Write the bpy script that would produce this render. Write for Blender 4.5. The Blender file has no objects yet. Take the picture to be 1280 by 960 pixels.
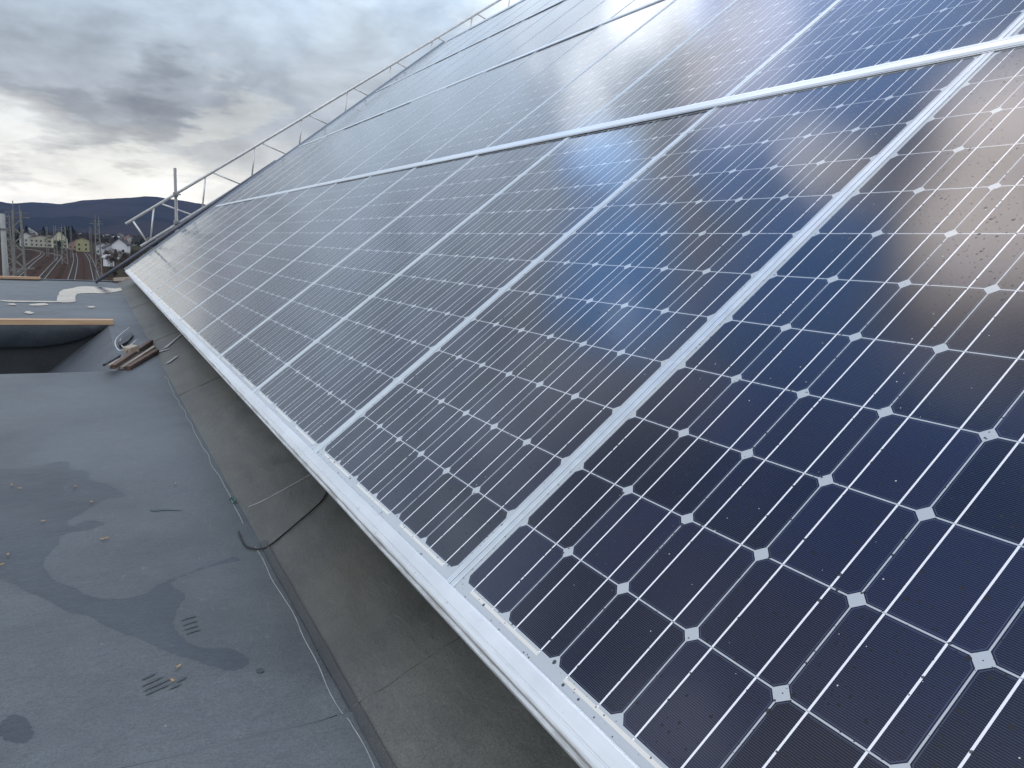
import bpy, bmesh, math, random
from mathutils import Vector, Matrix, noise as mn
R = math.radians
random.seed(7)
scene = bpy.context.scene
col = scene.collection

# ------------------------------------------------------------------ camera
CAM = Vector((-0.4811, -0.9572, 0.4941))
RX = Vector((0.8720, -0.4868, 0.0521)).normalized()      # right
FW = Vector((0.4875, 0.8561, -0.1709)).normalized()      # forward
FW = (FW - RX * FW.dot(RX)).normalized()
UPV = RX.cross(FW)
FPX = 930.3                                               # focal length for a 1280 wide frame
cd = bpy.data.cameras.new('camera'); cam = bpy.data.objects.new('camera', cd); col.objects.link(cam)
cd.sensor_width = 36; cd.lens = FPX / 1280 * 36; cd.clip_start = 0.02; cd.clip_end = 30000
m = Matrix((RX, UPV, -FW)).transposed().to_4x4(); m.translation = CAM
cam.matrix_world = m
scene.camera = cam
def ray(x, y): return RX * ((x - 640) / FPX) - UPV * ((y - 480) / FPX) + FW
def at_z(x, y, z):
    d = ray(x, y); return CAM + d * ((z - CAM.z) / d.z)
def at_Y(x, y, Y):
    d = ray(x, y); return CAM + d * ((Y - CAM.y) / d.y)

# ------------------------------------------------------------------ sky and sun
SUN_AZ, SUN_EL = 42, 27          # azimuth measured from +Y towards +X
scene.view_settings.view_transform = 'Standard'; scene.view_settings.look = 'None'
scene.view_settings.exposure = 0.0; scene.view_settings.gamma = 1
scene.render.engine = 'CYCLES'
scene.cycles.volume_bounces = 0
scene.cycles.max_bounces = 6

class NT:
    """small helper for building node graphs"""
    def __init__(s, tree): s.t = tree; s.n = tree.nodes; s.l = tree.links
    def new(s, typ, **kw):
        n = s.n.new(typ)
        for k, v in kw.items(): setattr(n, k, v)
        return n
    def put(s, sock, v):
        if isinstance(v, bpy.types.NodeSocket): s.l.new(v, sock)
        else: sock.default_value = v
    def math(s, op, a, b=None, c=None, clamp=False):
        n = s.n.new('ShaderNodeMath'); n.operation = op; n.use_clamp = clamp
        s.put(n.inputs[0], a)
        if b is not None: s.put(n.inputs[1], b)
        if c is not None: s.put(n.inputs[2], c)
        return n.outputs[0]
    def vmath(s, op, a, b=None, out=0):
        n = s.n.new('ShaderNodeVectorMath'); n.operation = op
        s.put(n.inputs[0], a)
        if b is not None: s.put(n.inputs['Scale' if op == 'SCALE' else 1], b)
        return n.outputs[out]
    def mix(s, f, a, b, typ='MIX'):
        n = s.n.new('ShaderNodeMix'); n.data_type = 'RGBA'; n.blend_type = typ
        s.put(n.inputs[0], f)
        for i, v in ((6, a), (7, b)):
            s.put(n.inputs[i], v if isinstance(v, bpy.types.NodeSocket) else tuple(v) + (1,) if len(v) == 3 else v)
        return n.outputs[2]
    def smooth(s, v, a, b, c=0.0, d=1.0, kind='SMOOTHSTEP'):
        n = s.n.new('ShaderNodeMapRange'); n.interpolation_type = kind
        s.put(n.inputs[0], v)
        for i, q in enumerate((a, b, c, d)): n.inputs[1 + i].default_value = q
        return n.outputs[0]
    def noise(s, vec, scale, detail=4, rough=.55, dist=0, out='Fac', dim='3D'):
        n = s.n.new('ShaderNodeTexNoise'); n.noise_dimensions = dim
        if vec is not None: s.put(n.inputs['Vector'], vec)
        n.inputs['Scale'].default_value = scale; n.inputs['Detail'].default_value = detail
        n.inputs['Roughness'].default_value = rough; n.inputs['Distortion'].default_value = dist
        return n.outputs[out]
    def sep(s, v):
        n = s.n.new('ShaderNodeSeparateXYZ'); s.put(n.inputs[0], v); return n.outputs
    def comb(s, x, y, z):
        n = s.n.new('ShaderNodeCombineXYZ')
        for i, v in enumerate((x, y, z)): s.put(n.inputs[i], v)
        return n.outputs[0]

world = bpy.data.worlds.new('World'); scene.world = world; world.use_nodes = True
W = NT(world.node_tree); world.node_tree.nodes.clear()
def direction(az, el):
    az, el = R(az), R(el)
    return (math.sin(az) * math.cos(el), math.cos(az) * math.cos(el), math.sin(el))
tc = W.new('ShaderNodeTexCoord').outputs['Generated']
dirn = W.vmath('NORMALIZE', tc)
dx, dy, dz = W.sep(dirn)
den = W.math('ADD', W.math('MAXIMUM', dz, 0.0), 0.17)
plane = W.comb(W.math('DIVIDE', dx, den), W.math('DIVIDE', dy, den), 0.0)
big = W.noise(W.vmath('ADD', plane, (3.1, 1.7, 0)), 0.75, 7, .58, .3)
fine = W.noise(W.vmath('ADD', W.vmath('MULTIPLY', dirn, (1, 1, 1.9)), (9.1, 4.7, 2)), 7.5, 8, .58, .35)
warpc = W.noise(plane, 1.6, 5, .6, 0, out='Color')
warp = W.vmath('SCALE', W.vmath('SUBTRACT', warpc, (.5, .5, .5)), .30)
wdir = W.vmath('NORMALIZE', W.vmath('ADD', dirn, warp))
def blob(az, el, r, soft=.25):
    dot = W.vmath('DOT_PRODUCT', wdir, direction(az, el), out=1)
    return W.smooth(dot, math.cos(R(r)), math.cos(R(r * soft)))
# elevation profile of the cloud deck: bright strip above the hills, grey belly, lighter upper sky
ramp = W.new('ShaderNodeValToRGB'); W.put(ramp.inputs[0], W.math('ADD', W.math('ARCSINE', W.math('MINIMUM', dz, .999)), W.math('MULTIPLY', W.math('SUBTRACT', big, .5), .10)))
e = ramp.color_ramp.elements
def stops(ramp, lst):
    e = ramp.color_ramp.elements
    while len(e) > 2: e.remove(e[-1])
    for i, (p, c) in enumerate(lst):
        q = e[i] if i < 2 else e.new(p)
        q.position = p; q.color = tuple(c) + (1,)
stops(ramp, [(0.0, (1.05, .98, .74)), (.045, (1.25, 1.18, .98)), (.085, (.86, .86, .80)), (.13, (.49, .53, .57)),
             (.20, (.50, .57, .64)), (.30, (.63, .77, .92)), (.48, (.78, .94, 1.14)), (.80, (.78, .80, .84)), (1.0, (.72, .72, .74))])
cl = ramp.outputs[0]
# mottling
mot = W.math('ADD', W.smooth(big, .34, .68, .82, 1.22, 'LINEAR'), W.smooth(fine, .34, .68, -.22, .26, 'LINEAR'))
cl = W.vmath('SCALE', cl, mot)
# thick and thin places in the cloud deck
def add(c, mask, rgb):
    return W.vmath('ADD', c, W.vmath('MULTIPLY', W.comb(mask, mask, mask), rgb))
def darken(c, mask, rgb): return W.mix(mask, c, rgb)
sky = W.new('ShaderNodeTexSky', sky_type='NISHITA', sun_disc=False, sun_elevation=R(SUN_EL), sun_rotation=R(SUN_AZ))
blue = W.vmath('ADD', W.vmath('SCALE', sky.outputs[0], .10), (.05, .36, 1.0))
for az, el, r, k in [(33, 42, 9, .95), (39, 45, 9, 1), (22, 42, 6, .9), (18, 50, 6, 1), (9, 50, 9, .85), (15, 31, 4, .8),
                     (8, 37, 7, .85), (29.5, 33, 2.5, .8), (-8, 56, 12, .7), (0, 62, 8, .6), (-30, 66, 12, .8), (-14, 47, 5, .4), (60, 60, 15, .7)]:
    cl = W.mix(W.math('MULTIPLY', blob(az, el, r), k), cl, blue)
for az, el, r, rgb in [(28, 30, 4.2, (1.5, 1.5, 1.5)), (23.5, 27.5, 3.8, (.8, .8, .8)), (26, 25, 7, (.25, .25, .25)), (30, 18, 6, (.35, .32, .26)), (27, 38.5, 6, (.9, .8, .75)),
                       (33, 58, 8, (2.4, 2.1, 1.95)), (24, 58, 5.5, (1.7, 1.5, 1.35)), (26, 47, 3.6, (1.5, 1.4, 1.3)), (18.5, 28.5, 3, (.9, .88, .80)), (16, 31.5, 3.4, (.50, .85, 1.3)), (8, 37, 6, (.05, .22, .48)), (4, 41, 4, (.0, .15, .4)),
                       (12, 60, 5, (.35, .3, .25)), (-35, 44, 5, (1.3, 1.15, 1.05)), (5.5, 38.5, 2.5, (.6, .55, .45)),
                       (-5, 4.2, 5, (.35, .34, .30)), (3, 2.6, 5, (.22, .21, .17)), (9, 8, 3, (.18, .17, .12)), (17, 12, 5, (.10, .10, .09)), (38, 54, 5, (1.2, 1.1, 1.0))]:
    cl = add(cl, blob(az, el, r), rgb)
for az, el, r, k in [(-2, 7.0, 4, .30), (4, 7.5, 3.5, .28), (-14, 42, 9, .3)]:
    cl = W.vmath('SCALE', cl, W.math('SUBTRACT', 1.0, W.math('MULTIPLY', blob(az, el, r), k)))
cl = W.mix(W.math('MULTIPLY', blob(-27, 50, 24, .45), .72), cl, W.vmath('MULTIPLY', cl, (.20, .26, .40)))
cl = add(cl, blob(-115, 45, 58, .35), (.75, .74, .72))  # unseen bright sky behind the camera, added to lighten deck and trim
cl = W.mix(W.smooth(dz, -.03, 0.0), (.12, .12, .11), cl)
bg = W.new('ShaderNodeBackground'); W.put(bg.inputs[0], cl); bg.inputs[1].default_value = 1.0
W.l.new(bg.outputs[0], W.new('ShaderNodeOutputWorld').inputs[0])

sd = bpy.data.lights.new('sun', 'SUN'); sd.energy = 0.5; sd.angle = R(12); sd.color = (1, .95, .88)
so = bpy.data.objects.new('sun', sd); col.objects.link(so)
so.rotation_euler = Vector(direction(SUN_AZ, SUN_EL)).to_track_quat('Z', 'Y').to_euler()

# ------------------------------------------------------------------ materials
def material(name):
    mt = bpy.data.materials.new(name); mt.use_nodes = True
    N = NT(mt.node_tree); b = mt.node_tree.nodes['Principled BSDF']
    return mt, N, b
def plain(name, rgb, rough=.7, metal=0, var=.25, scale=8, bump=0, spec=.5):
    mt, N, b = material(name)
    tc = N.new('ShaderNodeTexCoord').outputs['Object']
    n = N.noise(tc, scale, 5, .6)
    k = N.smooth(n, .3, .7, 1 - var, 1 + var, 'LINEAR')
    N.put(b.inputs['Base Color'], N.vmath('SCALE', rgb, k))
    b.inputs['Roughness'].default_value = rough; b.inputs['Metallic'].default_value = metal
    b.inputs['Specular IOR Level'].default_value = spec
    if bump:
        bp = N.new('ShaderNodeBump'); bp.inputs['Distance'].default_value = bump
        N.put(bp.inputs['Height'], n); N.put(b.inputs['Normal'], bp.outputs[0])
    return mt

CELL = 0.1275
def make_glass():
    mt, N, b = material('solar_glass')
    tc = N.new('ShaderNodeTexCoord').outputs['Object']
    info = N.new('ShaderNodeObjectInfo')
    p = N.vmath('SCALE', tc, 1 / CELL)
    x, y, _ = N.sep(p)
    fx = N.math('FRACT', x); fy = N.math('FRACT', y)
    ex = N.math('MINIMUM', fx, N.math('SUBTRACT', 1, fx)); ey = N.math('MINIMUM', fy, N.math('SUBTRACT', 1, fy))
    def between(v, a, c): return N.math('MULTIPLY', N.math('GREATER_THAN', v, a), N.math('LESS_THAN', v, c))
    inside = N.math('MULTIPLY', between(x, 0, 6), between(y, 0, 12))
    d = N.math('MINIMUM', N.math('SUBTRACT', N.math('MINIMUM', ex, ey), .0080), N.math('MULTIPLY', N.math('SUBTRACT', N.math('ADD', ex, ey), .092), .707))
    cell = N.math('MULTIPLY', N.math('GREATER_THAN', d, 0), inside)
    finger = N.math('MULTIPLY', N.math('LESS_THAN', N.math('FRACT', N.math('MULTIPLY', y, 54.0)), .16), N.math('GREATER_THAN', d, .012))
    border = between(d, .012, .019)
    lines = N.math('MAXIMUM', finger, border)
    bus = N.math('LESS_THAN', N.math('ABSOLUTE', N.math('SUBTRACT', ex, .25)), .0095)
    inv = N.math('MULTIPLY', between(y, -.05, 12.05), between(x, 0, 6))
    # tiny kink of the ribbon where it passes from one cell to the next
    bus = N.math('MULTIPLY', bus, inv)
    notgap = N.math('GREATER_THAN', ey, .006)
    # cross ribbons joining strings at both ends
    hx = N.math('MULTIPLY', N.math('FRACT', N.math('MULTIPLY', x, .5)), 2)
    tabb = N.math('MULTIPLY', N.math('MULTIPLY', between(hx, .24, 1.76), between(y, -.062, -.024)), between(x, 0, 6))
    hx2 = N.math('MULTIPLY', N.math('FRACT', N.math('MULTIPLY', N.math('ADD', x, 1), .5)), 2)
    tabt = N.math('MULTIPLY', N.math('MULTIPLY', between(hx2, .24, 1.76), between(y, 12.024, 12.062)), between(x, 0, 6))
    tab = N.math('MAXIMUM', tabb, tabt)
    # each cell a slightly different blue
    idv = N.comb(N.math('FLOOR', x), N.math('FLOOR', y), N.math('MULTIPLY', info.outputs['Random'], 97))
    wn = N.new('ShaderNodeTexWhiteNoise'); N.put(wn.inputs[0], idv)
    tone = N.smooth(wn.outputs[0], 0, 1, .55, 1.5, 'LINEAR')
    cellc = N.vmath('SCALE', (.0070, .0088, .0240), tone)
    cellc = N.mix(N.math('MULTIPLY', lines, .34), cellc, (.17, .20, .33))
    c = N.mix(cell, (.47, .51, .55), cellc)
    c = N.mix(N.math('MULTIPLY', bus, notgap), c, (.88, .89, .95))
    c = N.mix(tab, c, (.72, .71, .67))
    # bird and rain specks
    off = N.vmath('ADD', tc, N.comb(N.math('MULTIPLY', info.outputs['Random'], 31), N.math('MULTIPLY', info.outputs['Random'], 17), 0.0))
    wob = N.vmath('ADD', off, N.vmath('SCALE', N.noise(off, 500, 2, .5, out='Color'), .0012))
    def specks(scale, rad, dens):
        v = N.new('ShaderNodeTexVoronoi', voronoi_dimensions='2D'); N.put(v.inputs['Vector'], wob); v.inputs['Scale'].default_value = scale
        r = N.sep(v.outputs['Color'])
        clus = N.noise(off, 3.2, 3, .6)
        lim = N.smooth(clus, .34, .56, .05, dens, 'LINEAR')
        sel = N.math('LESS_THAN', r[0], lim)
        rr = N.math('MULTIPLY', N.math('ADD', r[1], .35), rad * scale)
        return N.math('MULTIPLY', sel, N.math('LESS_THAN', v.outputs['Distance'], rr))
    sp = N.math('MAXIMUM', N.math('MAXIMUM', specks(75, .0014, .55), specks(110, .0009, .35)), specks(28, .0023, .60))
    c = N.mix(N.math('MULTIPLY', sp, .9), c, (.006, .006, .007))
    ws = specks(33, .0007, .10)
    c = N.mix(ws, c, (.6, .6, .58))
    # dust film
    dust = N.noise(off, 2.0, 6, .65)
    dk = N.smooth(dust, .35, .75, .001, .016, 'LINEAR')
    c = N.mix(dk, c, (.55, .52, .48))
    N.put(b.inputs['Base Color'], c)
    N.put(b.inputs['Roughness'], N.math('MAXIMUM', N.smooth(dust, .3, .8, .085, .13, 'LINEAR'), N.math('MULTIPLY', sp, .3)))
    b.inputs['IOR'].default_value = 1.5
    b.inputs['Sheen Weight'].default_value = .07; b.inputs['Sheen Roughness'].default_value = .35; b.inputs['Sheen Tint'].default_value = (.85, .92, 1, 1)
    return mt
M_glass = make_glass()

def make_alu(name, base, rough, dirt, metal=.55):
    mt, N, b = material(name)
    tc = N.new('ShaderNodeTexCoord').outputs['Object']
    st = N.noise(N.vmath('MULTIPLY', tc, (2, 30, 30)), 1.0, 5, .6)
    pt = N.noise(tc, 9, 6, .7)
    k = N.math('MULTIPLY', N.smooth(st, .3, .7, .90, 1.06, 'LINEAR'), N.smooth(pt, .3, .7, .94, 1.04, 'LINEAR'))
    c = N.vmath('SCALE', base, k)
    spot = N.smooth(N.noise(tc, 60, 4, .6), .66, .74)
    c = N.mix(N.math('MULTIPLY', spot, dirt), c, (.20, .18, .15))
    if name == 'eave_aluminium':
        v_ = N.sep(tc)[1]
        band = N.math('MULTIPLY', N.smooth(v_, -.062, -.057), N.smooth(v_, -.052, -.047, 1, 0))
        nn = N.noise(N.vmath('MULTIPLY', tc, (9, 60, 60)), 1.0, 6, .7)
        c = N.mix(N.math('MULTIPLY', band, N.smooth(nn, .36, .62, .05, .75, 'LINEAR')), c, (.27, .25, .22))
        blot = N.smooth(N.noise(N.vmath('MULTIPLY', tc, (14, 40, 40)), 1.0, 6, .7), .60, .72, 0, .35)
        c = N.mix(blot, c, (.42, .41, .39))
    N.put(b.inputs['Base Color'], c); b.inputs['Metallic'].default_value = metal
    N.put(b.inputs['Roughness'], N.smooth(pt, .3, .7, rough - .05, rough + .1, 'LINEAR'))
    return mt
M_frame = make_alu('anodised_aluminium', (.66, .71, .75), .38, .2)
M_trim = make_alu('eave_aluminium', (.80, .82, .84), .40, .6)
M_rail = make_alu('rail_aluminium', (.80, .83, .86), .33, .2)
M_galv = plain('galvanised_steel', (.30, .31, .33), .45, .7, .2, 20)
M_alupipe = plain('aluminium_tube', (.72, .73, .74), .42, .45, .15, 15)
M_bluepipe = plain('dark_painted_tube', (.12, .13, .17), .45, .3, .2, 10)
M_black = plain('black_rubber', (.012, .012, .013), .5, 0, .3, 40)
M_rail_shade = plain('rail_shade_dark', (.12, .12, .125), .6, 0, .3, 40)

def make_membrane(name, base, sat, rough, streakdir, wetmap=False):
    mt, N, b = material(name)
    tc = N.new('ShaderNodeTexCoord').outputs['Object']
    big = N.noise(tc, .9, 6, .62, .4)
    mid = N.noise(tc, 5, 8, .7, .5)
    brush = N.noise(N.vmath('MULTIPLY', tc, streakdir), 6, 6, .7, .6)
    fine = N.noise(tc, 260, 3, .6)
    k = N.math('MULTIPLY', N.math('MULTIPLY', N.smooth(big, .3, .72, .68, 1.38, 'LINEAR'), N.smooth(mid, .3, .7, .80, 1.20, 'LINEAR')),
               N.math('MULTIPLY', N.smooth(brush, .3, .7, .90, 1.10, 'LINEAR'), N.smooth(fine, .3, .7, .74, 1.26, 'LINEAR')))
    c = N.vmath('SCALE', base, k)
    c = N.mix(N.smooth(N.noise(N.vmath('ADD', tc, (5, 3, 1)), 1.7, 5, .6), .5, .75, 0, .5), c, sat)
    # pale scuffs
    sc = N.noise(N.vmath('MULTIPLY', tc, (30, 7, 10)), 1.0, 4, .7, 2.5)
    c = N.mix(N.smooth(sc, .60, .76, 0, .30), c, (.26, .26, .25))
    spk = N.new('ShaderNodeTexVoronoi'); N.put(spk.inputs['Vector'], tc); spk.inputs['Scale'].default_value = 22
    rr = N.sep(spk.outputs['Color'])
    dot = N.math('MULTIPLY', N.math('LESS_THAN', spk.outputs['Distance'], .045), N.math('LESS_THAN', rr[0], .22))
    c = N.mix(N.math('MULTIPLY', dot, .7), c, (.33, .31, .27))
    ro = N.smooth(mid, .3, .7, rough - .08, rough + .10, 'LINEAR')
    if wetmap:
        at = N.new('ShaderNodeAttribute', attribute_name='wet').outputs['Fac']
        wb = N.math('ADD', N.math('MULTIPLY', N.math('SUBTRACT', N.noise(tc, 14, 5, .65), .5), .030), N.math('MULTIPLY', N.math('SUBTRACT', N.noise(tc, 70, 4, .6), .5), .010))
        d = N.math('ADD', at, wb)
        inside = N.smooth(d, -.0008, .0016)
        rim = N.math('MULTIPLY', inside, N.smooth(d, .004, .016, 1, 0))
        dk = N.smooth(N.noise(tc, 3.0, 4, .6), .35, .65, .44, .64, 'LINEAR')
        halo = N.smooth(d, -.03, 0, 0, .08)
        c = N.mix(N.math('MAXIMUM', inside, halo), c, N.vmath('MULTIPLY', N.vmath('SCALE', c, dk), (.92, .98, 1.10)))
        c = N.mix(N.math('MULTIPLY', rim, .30), c, (.045, .050, .060))
        ro = N.math('SUBTRACT', ro, N.math('MULTIPLY', inside, .10))
    N.put(b.inputs['Base Color'], c)
    N.put(b.inputs['Roughness'], ro)
    bp = N.new('ShaderNodeBump'); bp.inputs['Distance'].default_value = .0012; bp.inputs['Strength'].default_value = .7
    N.put(bp.inputs['Height'], N.math('ADD', N.math('ADD', N.math('MULTIPLY', mid, 3.5), N.math('MULTIPLY', brush, 2.0)), N.math('MULTIPLY', fine, .5)))
    N.put(b.inputs['Normal'], bp.outputs[0])
    return mt
M_deck = make_membrane('roofing_membrane', (.094, .108, .118), (.120, .130, .128), .50, (6, 14, 5), True)
M_up = make_membrane('upstand_membrane', (.092, .093, .086), (.125, .115, .092), .55, (8, 3, 6))
M_damp = make_membrane('damp_membrane', (.062, .072, .082), (.095, .108, .128), .40, (3, 14, 5))
M_dampedge = make_membrane('damp_edge', (.045, .052, .062), (.05, .055, .062), .42, (3, 14, 5))
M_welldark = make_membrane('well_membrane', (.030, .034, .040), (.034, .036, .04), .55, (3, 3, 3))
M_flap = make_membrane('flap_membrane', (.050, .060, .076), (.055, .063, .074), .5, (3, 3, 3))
M_water = plain('standing_water', (.10, .11, .12), .12, 0, .1, 3)
def make_wood(name, c1, c2):
    mt, N, b = material(name)
    tc = N.new('ShaderNodeTexCoord').outputs['Object']
    g = N.noise(N.vmath('MULTIPLY', tc, (1.5, 40, 40)), 1.0, 6, .6, .6)
    N.put(b.inputs['Base Color'], N.mix(N.smooth(g, .35, .65), c1, c2)); b.inputs['Roughness'].default_value = .7
    return mt
M_wood = make_wood('sawn_timber', (.48, .29, .17), (.64, .44, .29))
M_rust = make_wood('rusty_steel', (.07, .04, .028), (.16, .10, .075))
M_cream = plain('pale_wood', (.40, .34, .28), .7, 0, .2, 10)

# ------------------------------------------------------------------ object helpers
def link(name, me, mat=None, parent=None):
    o = bpy.data.objects.new(name, me); col.objects.link(o)
    if mat is not None: me.materials.append(mat)
    if parent is not None: o.parent = parent
    return o
def finish(name, bm, mat=None, parent=None, smooth=False, loc=None):
    me = bpy.data.meshes.new(name)
    bmesh.ops.recalc_face_normals(bm, faces=bm.faces[:])
    if smooth:
        for f_ in bm.faces: f_.smooth = True
    bm.to_mesh(me); bm.free()
    o = link(name, me, mat, parent)
    if loc is not None: o.location = loc
    return o
def tag(o, label=None, cat=None, group=None, kind=None):
    if label: o['label'] = label
    if cat: o['category'] = cat
    if group: o['group'] = group
    if kind: o['kind'] = kind
    return o
def empty(name, loc=(0, 0, 0), rot=None):
    o = bpy.data.objects.new(name, None); col.objects.link(o); o.location = loc; o.empty_display_size = .2
    if rot is not None: o.rotation_euler = rot
    return o
def box(bm, a, b):
    vs = [bm.verts.new((x, y, z)) for x in (a[0], b[0]) for y in (a[1], b[1]) for z in (a[2], b[2])]
    for q in ((0, 1, 3, 2), (4, 6, 7, 5), (0, 4, 5, 1), (2, 3, 7, 6), (0, 2, 6, 4), (1, 5, 7, 3)):
        bm.faces.new([vs[i] for i in q])
    return vs
def bevel(bm, w, seg=1):
    bmesh.ops.bevel(bm, geom=bm.edges[:] , offset=w, segments=seg, affect='EDGES', profile=.5)
def tube(bm, pts, rad, seg=10, caps=True, rads=None):
    pts = [Vector(p) for p in pts]; rings = []
    up = Vector((0, 0, 1))
    for i, p in enumerate(pts):
        t = (pts[min(i + 1, len(pts) - 1)] - pts[max(i - 1, 0)]).normalized()
        a = t.cross(up)
        if a.length < .05: a = t.cross(Vector((1, 0, 0)))
        a.normalize(); b_ = t.cross(a)
        r = rads[i] if rads else rad
        rings.append([bm.verts.new(p + a * (r * math.cos(2 * math.pi * k / seg)) + b_ * (r * math.sin(2 * math.pi * k / seg))) for k in range(seg)])
    for i in range(len(rings) - 1):
        for k in range(seg):
            bm.faces.new((rings[i][k], rings[i][(k + 1) % seg], rings[i + 1][(k + 1) % seg], rings[i + 1][k]))
    if caps: bm.faces.new(rings[0][::-1]); bm.faces.new(rings[-1])
def bar(bm, a, b, w, h, up=Vector((0, 0, 1))):
    a, b = Vector(a), Vector(b); t = (b - a).normalized(); s = t.cross(up).normalized(); n = s.cross(t)
    v = []
    for p in (a, b):
        for i, j in ((-1, -1), (1, -1), (1, 1), (-1, 1)): v.append(bm.verts.new(p + s * (i * w / 2) + n * (j * h / 2)))
    for q in ((3, 2, 1, 0), (4, 5, 6, 7), (0, 1, 5, 4), (1, 2, 6, 5), (2, 3, 7, 6), (3, 0, 4, 7)): bm.faces.new([v[i] for i in q])
def extrude_profile(bm, prof, place, a, b, n=1):
    """prof: list of 2D points, place(s, p) -> 3D"""
    rings = [[bm.verts.new(place(a + (b - a) * i / n, p)) for p in prof] for i in range(n + 1)]
    k = len(prof)
    for i in range(n):
        for j in range(k): bm.faces.new((rings[i][j], rings[i][(j + 1) % k], rings[i + 1][(j + 1) % k], rings[i + 1][j]))
    bm.faces.new(rings[0]); bm.faces.new(rings[-1][::-1])

# ------------------------------------------------------------------ the flat roof
SL = R(39); CS, SN = math.cos(SL), math.sin(SL)
# slope frame: local x = along the eave towards the viewer (-Y), local y = up the slope, local z = out of it
MS = Matrix(((0, CS, -SN, 0), (-1, 0, 0, 0), (0, SN, CS, 0), (0, 0, 0, 1)))
def slope(u, v, n=0): return (MS @ Vector((u, v, n, 1))).to_3d()
ZD = -0.30; FOLD = -0.112; YN, YF = -3.0, 13.25
WELL_N, WELL_F = 3.93, 6.47
def deck_z(x, y):
    z = .0035 * mn.noise(Vector((x * 1.1, y * .7, 1))) + .002 * mn.noise(Vector((x * 3.1, y * 2.3, 5)))
    z *= min(1, max(0, (FOLD - x) / .08))
    # overlapping sheet: a low welded ridge with puckers across the near part
    d = (y - (.195 + .012 * math.sin(x * 5)))
    e_ = max(0, min(1, (d + .005) / .010)); z += -.0045 * e_ * e_ * (3 - 2 * e_) * math.exp(-max(0, d) / .25) + .0030 * math.exp(-((d + .012) / .010) ** 2) + .0085 * mn.noise(Vector((x * 6, y * 3, 9))) * math.exp(-(d / .10) ** 2) * min(1, max(0, (FOLD - x) / .05))
    return ZD + z
def frange(a, b, s):
    n = max(1, int(round((b - a) / s))); return [a + (b - a) * i / n for i in range(n)]
def well_x(y):   # right-hand end of the sunken well at deck level
    return -.36 + .02 * math.sin(y * 2.1)
bm = bmesh.new()
xs = frange(-9, -3, .5) + frange(-3, -1.7, .1) + frange(-1.7, -.36, .011) + frange(-.36, FOLD, .011) + [FOLD]
ys = frange(YN, -.6, .2) + frange(-.6, 1.2, .012) + frange(1.2, 2.6, .02) + frange(2.6, WELL_N, .08) + [WELL_N] + frange(WELL_N, WELL_F, .12)[1:] + frange(WELL_F, YF, .25) + [YF]
grid = [[bm.verts.new((x, y, deck_z(x, y))) for x in xs] for y in ys]
for j in range(len(ys) - 1):
    for i in range(len(xs) - 1):
        if WELL_N - 1e-6 <= ys[j] < WELL_F - 1e-6 and xs[i + 1] <= -.36 + 1e-6: continue
        bm.faces.new((grid[j][i], grid[j][i + 1], grid[j + 1][i + 1], grid[j + 1][i]))
wet = [(-90, 590), (-40, 588), (0, 587), (30, 586), (60, 580), (85, 577), (88, 586), (110, 590), (113, 600), (135, 606), (157, 620), (130, 626), (105, 640), (84, 652), (90, 658), (110, 650), (133, 654), (112, 662), (80, 668), (70, 685), (55, 702), (63, 718),
       (85, 732), (105, 742), (130, 748), (160, 747), (183, 741), (190, 734), (205, 727), (228, 718), (255, 708), (288, 697), (300, 700), (275, 706), (250, 714), (222, 724),
       (214, 732), (230, 742), (226, 757), (217, 770), (222, 790), (240, 803), (265, 810), (290, 812), (308, 820), (311, 828), (300, 836), (285, 837), (265, 832), (245, 824),
       (225, 820), (200, 810), (175, 797), (150, 790), (130, 782), (110, 770), (85, 765), (60, 750), (35, 740), (15, 730), (0, 722), (-60, 700), (-130, 680), (-150, 630)]
import numpy as np
def signed_distance(poly, X, Y):
    """positive inside the outline"""
    d = np.full(X.shape, 9.0); ins = np.zeros(X.shape, bool)
    for (ax_, ay_), (bx_, by_) in zip(poly, poly[1:] + poly[:1]):
        ex_, ey_ = bx_ - ax_, by_ - ay_; wx, wy = X - ax_, Y - ay_
        t = np.clip((wx * ex_ + wy * ey_) / (ex_ * ex_ + ey_ * ey_ + 1e-12), 0, 1)
        d = np.minimum(d, np.hypot(wx - t * ex_, wy - t * ey_))
        c_ = ((ay_ > Y) != (by_ > Y)) & (X < (bx_ - ax_) * (Y - ay_) / (by_ - ay_ + 1e-12) + ax_); ins ^= c_
    return np.where(ins, d, -d)
def spline(P, sub=4):
    out = []
    for i in range(len(P)):
        p0, p1, p2, p3 = P[i - 1], P[i], P[(i + 1) % len(P)], P[(i + 2) % len(P)]
        for t in [k / sub for k in range(sub)]:
            q = .5 * ((2 * p1) + (-p0 + p2) * t + (2 * p0 - 5 * p1 + 4 * p2 - p3) * t * t + (-p0 + 3 * p1 - 3 * p2 + p3) * t ** 3); out.append((q.x, q.y))
    return out
bm.verts.ensure_lookup_table(); bm.verts.index_update()
co = np.array([v.co[:] for v in bm.verts])
outlines = [wet, [(20 + 23 * math.cos(a) * (1 + .08 * math.sin(3 * a)), 909 + 19 * math.sin(a)) for a in [k * math.pi / 5 for k in range(10)]]]
sdf = np.full(len(co), -9.0)
for ol in outlines: sdf = np.maximum(sdf, signed_distance(spline([at_z(x, y, ZD) for x, y in ol]), co[:, 0], co[:, 1]))
ring = [at_z(x, y, ZD) for x, y in [(190, 660), (240, 650), (268, 655), (281, 675), (278, 692), (262, 703)]]
deck = tag(finish('flat_roof', bm, M_deck, smooth=True), 'grey membrane flat roof beside the solar array', kind='structure')
at_ = deck.data.attributes.new('wet', 'FLOAT', 'POINT'); at_.data.foreach_set('value', np.clip(sdf, -.3, .3).astype('f'))
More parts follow.
